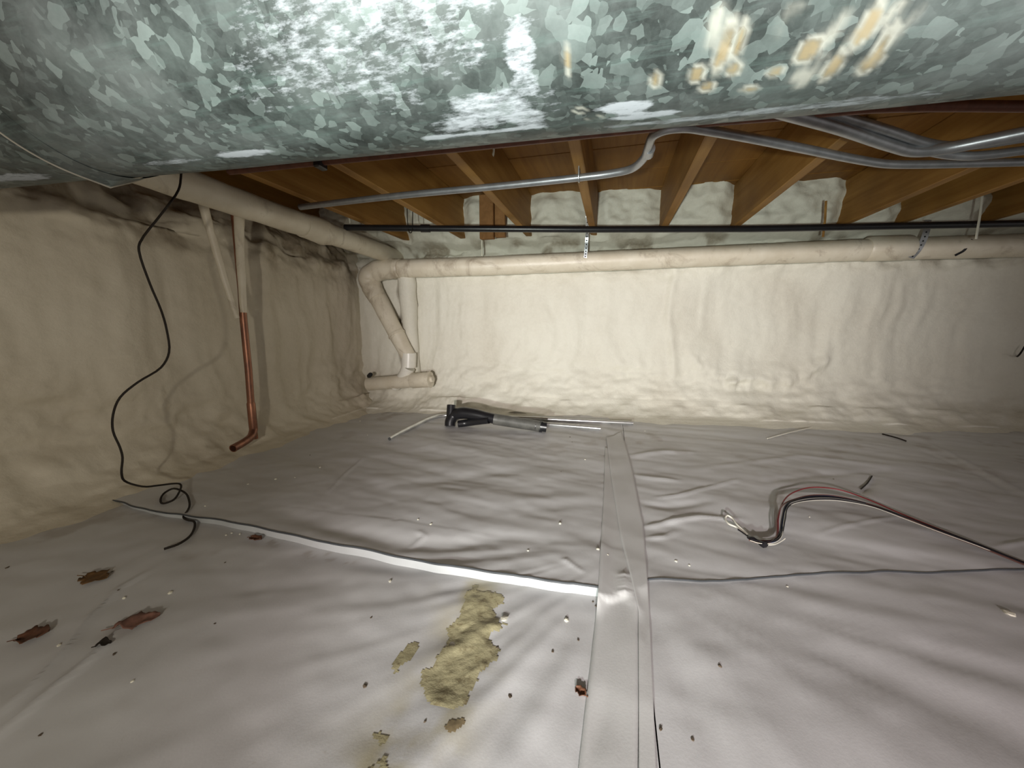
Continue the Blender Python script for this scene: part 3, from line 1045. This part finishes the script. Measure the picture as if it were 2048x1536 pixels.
thing_tube('cut_wire', 'short dark cut wire poking out of the back wall foam at the right edge', 'wire', [on_y(2050, 692, yw(2.05) - .06), on_y(2042, 705, yw(2.05) - .07), on_y(2035, 713, yw(2.05) + .02)], .004, M_cable, 8, 3)

# ------------------------------------------------------------------ black cable down the left
cab = []
for x, y, X_ in ((362, 300, -1.22), (362, 352, -1.23), (357, 380, -1.235), (325, 425, -1.25), (280, 485, -1.27), (278, 502, -1.27), (300, 568, -1.28), (322, 620, -1.29), (333, 658, -1.30), (338, 705, -1.31), (322, 735, -1.32), (275, 765, -1.34),
                 (240, 795, -1.36), (226, 830, -1.38), (226, 862, -1.38), (240, 895, -1.38), (245, 915, -1.38), (243, 945, -1.37)):
    cab.append(on_x(x, y, X_))
for x, y, l in ((255, 965, .09), (285, 973, .06), (315, 971, .04), (350, 967, .025), (360, 968, .018), (358, 985, .016), (345, 1001, .010), (327, 1007, .006), (321, 1000, .006), (330, 985, .008), (348, 977, .022),
                (368, 984, .010), (378, 1000, .006), (376, 1020, .006), (367, 1032, .006), (375, 1040, .006), (388, 1043, .008), (389, 1055, .006), (378, 1074, .006), (355, 1089, .006), (328, 1098, .005)):
    cab.append(on_floor(x, y, l))
thing_tube('black_cable', 'thin black cable dropping down the left wall and coiling onto the floor', 'cable', cab, .0030, M_cable, 8, 4)

# ------------------------------------------------------------------ pipes and tubes left lying by the back wall
def lay(px, py, r): return on_floor(px, py, r)


bt = empty('black_trap', lay(985, 850, 0), 'black bent plastic pipe with dusty grey tail lying on floor by back wall', 'pipe')
tube('bend', [lay(900, 852, .004), lay(901, 842, .030), lay(908, 831, .058), lay(924, 826, .074), lay(946, 828, .072), lay(970, 833, .062), lay(994, 839, .052)], [.029, .030, .032, .033, .031, .027, .028], M_black, bt, 18, 5, hollow=.82)
tag(tube('tail', [lay(988, 838, .054), lay(1000, 840, .051), lay(1083, 853, .030)], [.030, .030, .028], M_grey_pipe, bt, 18, 0, hollow=.85), 'dusty grey straight tail')
tube('tail_ring', [lay(1079, 852.5, .030), lay(1085, 853.3, .029)], .0295, M_black, bt, 18, 0, hollow=.86)
tag(tube('side_arm', [lay(916, 848, .020), lay(932, 846, .022), lay(955, 843, .035), lay(978, 841, .048)], [.019, .020, .019, .017], M_black, bt, 14, 4, hollow=.8), 'short lower arm')
r0 = .0105
thing_tube('metal_tube', 'long steel tube with a bent left end lying behind the black pipe', 'tube',
           [lay(779, 878, r0), lay(810, 861, r0), lay(838, 847, r0), lay(862, 836, r0), lay(885, 831, r0), lay(930, 832, r0), lay(1050, 836, r0), lay(1150, 841, r0), lay(1266, 846, r0)], r0, M_rod, 14, 4, hollow=.8)
thing_tube('metal_tube', 'shorter straight steel tube lying in front of the long bent one', 'tube', [lay(1010, 842, r0), lay(1100, 849, r0), lay(1201, 857, r0)], r0, M_rod, 14, 0, hollow=.8)

# ------------------------------------------------------------------ wire bundle at the right
wb = empty('wire_bundle', on_floor(1545, 1085), 'loose bundle of thin red black and white wires looping over the floor at right', 'wires')
base = [(1500, 1079, .012), (1520, 1084, .012), (1545, 1083, .012), (1558, 1072, .014), (1563, 1040, .018), (1572, 1012, .02), (1592, 1001, .02), (1630, 995, .02), (1680, 997, .02), (1740, 1010, .018), (1800, 1031, .014), (1880, 1062, .014), (1960, 1092, .010), (2048, 1127, .008), (2200, 1185, .008), (2500, 1300, .008), (2900, 1452, .008)]
offs = [('red_wire', M_red, (-4, 2), [(4, -10), (4, -18)], 'thin red wire'), ('black_wire', M_blackw, (0, 0), [(0, 0)], None), ('black_wire', M_blackw, (4, 3), [(8, 4)], None),
        ('blue_wire', M_blue, (2, -2), [(3, -3)], 'thin dark blue wire'), ('brown_wire', M_brown, (-6, -3), [(-4, -6)], None), ('white_wire', M_whitew, (3, 2), [(4, 3)], 'thin white wire')]
for k, (nm, m, o1, o2, lb) in enumerate(offs):
    pts = []
    for i, (x, y, l) in enumerate(base):
        mid = math.exp(-((i - 7) / 2.2) ** 2)
        low = math.exp(-((i - 4) / 1.5) ** 2)
        dx = o1[0] * low * 1.3 + o1[0] * .25; dy = (o2[-1][1]) * mid + (k - 2.5) * .9
        pts.append(on_floor(x + dx + random.uniform(-1, 1), y + dy + random.uniform(-.8, .8), l + .002 * (k % 3)))
    o = tube(nm, pts, .0021 if m is not M_whitew else .0009, m, wb, 6, 5)
    if lb: o['label'] = lb
tube('tape_wrap', [on_floor(1496, 1074, .012), on_floor(1506, 1079, .013), on_floor(1516, 1083, .012)], [.004, .0075, .004], M_blackw, wb, 8, 3)
tube('tape_wrap', [on_floor(1518, 1084, .012), on_floor(1527, 1089, .013), on_floor(1534, 1087, .010)], [.005, .009, .004], M_blackw, wb, 8, 3)
tag(tube('wire_loop', [on_floor(x, y, l) for x, y, l in ((1496, 1070, .012), (1487, 1061, .010), (1474, 1049, .012), (1464, 1036, .012), (1455, 1031, .012), (1451, 1037, .012), (1458, 1048, .012), (1472, 1054, .010), (1484, 1062, .010), (1494, 1070, .012))], .0024, M_whitew, wb, 8, 5), 'white wire loop at the bundle end')
tube('wire_end', [on_floor(1476, 1059, .012), on_floor(1488, 1067, .012), on_floor(1500, 1075, .012)], .002, M_blackw, wb, 6, 2)
tag(tube('wire_end', [on_floor(1530, 1090, .008), on_floor(1548, 1089, .008), on_floor(1563, 1082, .008), on_floor(1570, 1077, .01)], .0016, M_whitew, wb, 6, 3), 'bare pale wire end')

# ------------------------------------------------------------------ yellow foam spilled on the near sheet
def inside(X, Y, poly):
    r = np.zeros(X.shape, bool); n = len(poly)
    for i in range(n):
        x1, y1 = poly[i]; x2, y2 = poly[i - 1]
        c = ((y1 > Y) != (y2 > Y)) & (X < (x2 - x1) * (Y - y1) / (y2 - y1 + 1e-12) + x1)
        r ^= c
    return r


def patch(name, label, cat, outline, m, h, step=.0035, seed=0, rag=.018, group=None):
    poly = W2(*outline)
    A = np.array(poly); lo = A.min(0) - .02; hi = A.max(0) + .02
    nx = max(8, int((hi[0] - lo[0]) / step)); ny = max(8, int((hi[1] - lo[1]) / step))
    Xg, Yg = np.meshgrid(np.linspace(lo[0], hi[0], nx), np.linspace(lo[1], hi[1], ny), indexing='ij')
    d, _ = seg_dist(Xg, Yg, poly + [poly[0]])
    sd = np.where(inside(Xg, Yg, poly), d, -d) + rag * fbm(Xg * 30, Yg * 30, 500 + seed, 4)
    keep = sd > 0
    zb = np.vectorize(surf_z)(Xg, Yg)
    Z = zb + .0006 + h * sstep(0, .03, sd) * (.55 + .6 * fbm(Xg * 22, Yg * 26, 510 + seed, 4)) * sstep(-1.3, .3, fbm(Xg * 6, Yg * 6, 520 + seed, 2))
    Z = np.maximum(Z, zb + .0006)
    o = grid_obj(name, np.stack([Xg, Yg, Z], -1), m, None, keep)
    return tag(o, label, cat, group)


patch('foam_spill', 'large lumpy yellow foam spill on the near sheet left of the tape', 'foam spill',
      [(925, 1178), (960, 1180), (992, 1195), (998, 1235), (1008, 1290), (985, 1328), (962, 1352), (955, 1385), (935, 1405), (895, 1412), (850, 1400), (838, 1390), (848, 1345), (890, 1318), (902, 1265), (930, 1235)], M_spill, .0032, seed=1)
patch('foam_spill', 'smaller yellow foam smear beside the large spill, to its left', 'foam spill',
      [(776, 1338), (790, 1312), (815, 1288), (845, 1262), (838, 1290), (815, 1322), (790, 1350)], M_spill, .0015, seed=2, rag=.008)
patch('foam_spill', 'brownish yellow foam residue at the bottom edge of the near sheet', 'foam spill',
      [(752, 1470), (790, 1462), (800, 1500), (790, 1560), (720, 1560), (745, 1510)], M_spill, .0012, seed=3)

# ------------------------------------------------------------------ leaves, crumbs, specks
def leaf(label, px, py, length, width, rot, m, seed, curl=.004):
    rs = np.random.default_rng(seed)
    c = on_floor(px, py, .002)
    t = empty('dry_leaf', c, label, 'leaf')
    width *= 1.5
    nL, nW = 15, 7
    P = np.zeros((nL, nW, 3)); kp = np.ones((nL, nW), bool)
    for i in range(nL):
        s = i / (nL - 1)
        hw = width / 2 * math.sin(math.pi * min(1, s * .92 + .06)) ** .7 * (1 + .22 * math.sin(s * 13 + seed) + .1 * math.sin(s * 29 + seed * 3))
        for j in range(nW):
            q = j / (nW - 1) * 2 - 1
            x = (s - .5) * length; y = q * hw
            z = .002 + curl * (q * q * .7 + .5 * (s - .5) ** 2) + .045 * min(length, .06) * rs.random()
            X_ = c.x + x * math.cos(rot) - y * math.sin(rot); Y_ = c.y + x * math.sin(rot) + y * math.cos(rot)
            P[i, j] = (X_, Y_, surf_z(X_, Y_) + z)
    o = grid_obj('blade', P, m, t)
    md = o.modifiers.new('t', 'SOLIDIFY'); md.thickness = .0008
    a = P[0, nW // 2]; d = Vector((-math.cos(rot), -math.sin(rot), 0))
    tube('stem', [Vector(P[2, nW // 2]), Vector(a) + Vector((0, 0, .001)), Vector(a) + d * length * .25 + Vector((0, 0, .001))], .0009, m, t, 5, 3)
    return t


leaf('curled ochre brown leaf on the near sheet below the cable end', 190, 1156, .060, .030, .15, M_leaf2, 1)
leaf('long pinkish brown crumpled leaf at the top of a white crease', 274, 1243, .066, .026, .75, M_leaf3, 2)
leaf('curled reddish brown leaf nearest the left edge of the floor', 66, 1273, .042, .026, .75, M_leaf, 3, .007)
leaf('tiny brown leaf scrap beside the left edge of the wide tape', 1161, 1384, .018, .010, 2.6, M_leaf, 4, .004)
leaf('small brown leaf scrap just below the raised sheet edge at left', 512, 1078, .035, .014, .1, M_leaf, 5, .006)
leaf('dark dry leaf fragment between the two white creases', 206, 1284, .020, .010, .8, M_cable, 6, .004)
patch('dirt_smear', 'brown dirt smear on the near sheet just below the large yellow spill', 'dirt',
      [(886, 1462), (900, 1448), (930, 1442), (938, 1456), (915, 1466), (912, 1478), (892, 1478)], M_smear, .0008, step=.0025, seed=9, rag=.008)


def bits(name, label, cat, group, spots, m, lo, hi, flat):
    protos = []
    for v in range(4):
        bm = bmesh.new(); bmesh.ops.create_icosphere(bm, subdivisions=1, radius=1)
        for q in bm.verts: q.co = Vector((q.co.x * random.uniform(.6, 1.3), q.co.y * random.uniform(.6, 1.2), q.co.z * random.uniform(.5, 1.2) * flat))
        me = bpy.data.meshes.new(name); bm.to_mesh(me); bm.free(); me.materials.append(m)
        protos.append(me)
    for i, (x, y) in enumerate(spots):
        s = random.uniform(lo, hi)
        p = on_floor(x, y, s * .35 * flat)
        o = link(name, protos[i % 4])
        o.location = p; o.scale = (s * 1.3, s, s); o.rotation_euler = (0, 0, random.uniform(0, 6))
        if group:
            far = p.y > seam_y(p.x); side = 'left of' if p.x < TX - .05 else ('right of' if p.x > TX + .05 else 'on or beside')
            where = f"{'far' if far else 'near'} plastic sheet {side} the tape"
            tag(o, label + ' on the ' + where, cat, group + ', ' + where)
        else:
            tag(o, label, cat)


bits('foam_crumb', 'tiny pale foam crumb lying', 'crumb', 'foam crumbs',
     [(551, 958), (410, 1012), (153, 1024), (463, 1066), (452, 1070), (836, 1039), (1056, 1101), (1379, 1131), (1575, 1173), (1619, 1034), (496, 968), (118, 1290), (265, 1362), (248, 1196), (780, 1162), (862, 1048), (1133, 1240), (1120, 1047), (1352, 1122), (1170, 919),
      (735, 870), (640, 935), (590, 955), (720, 842), (1196, 1098), (480, 1068), (1290, 862), (600, 870), (340, 1185), (1215, 1110)], M_crumb, .0022, .0045, .7)
bits('foam_flake', 'small curled white foam flake right of the yellow spill', 'crumb', None, [(1008, 1237)], M_crumb, .007, .008, .5)
bits('foam_flake', 'pale yellow foam flake at the right edge of the floor', 'crumb', None, [(2018, 1226)], M_crumb, .009, .010, .4)
bits('dirt_speck', 'tiny dark dirt speck lying', 'dirt', 'dirt specks',
     [(1140, 874), (1144, 884), (1122, 943), (1440, 1332), (1157, 1280), (1105, 1303), (1214, 1296), (1216, 1358), (1321, 1457), (1385, 1479), (742, 1235), (1000, 1147), (430, 1247), (225, 1143), (236, 1180), (450, 1125), (1667, 958), (1280, 1462), (995, 1295), (850, 1443), (228, 1308), (80, 1470), (14, 1135), (620, 910),
      (1537, 878), (1226, 1458), (1186, 1203), (1192, 1212), (970, 1207), (1020, 1393), (730, 1372)], M_dirt, .0018, .0038, .5)
thing_tube('thin_twig', 'thin pale straw lying on the far right sheet near the back wall', 'twig', [on_floor(1535, 877, .004), on_floor(1575, 866, .004), on_floor(1622, 855, .006)], .003, M_foam, 6, 2)
thing_tube('thin_twig', 'thin dark twig lying on the far right sheet by the wall foot', 'twig', [on_floor(1765, 868, .004), on_floor(1795, 876, .006), on_floor(1812, 882, .004)], .0035, M_cable, 6, 2)
thing_tube('thin_twig', 'thin dark twig fragment beyond the wire bundle', 'twig', [on_floor(1722, 978, .003), on_floor(1735, 966, .004), on_floor(1744, 952, .003)], .0022, M_cable, 6, 2)
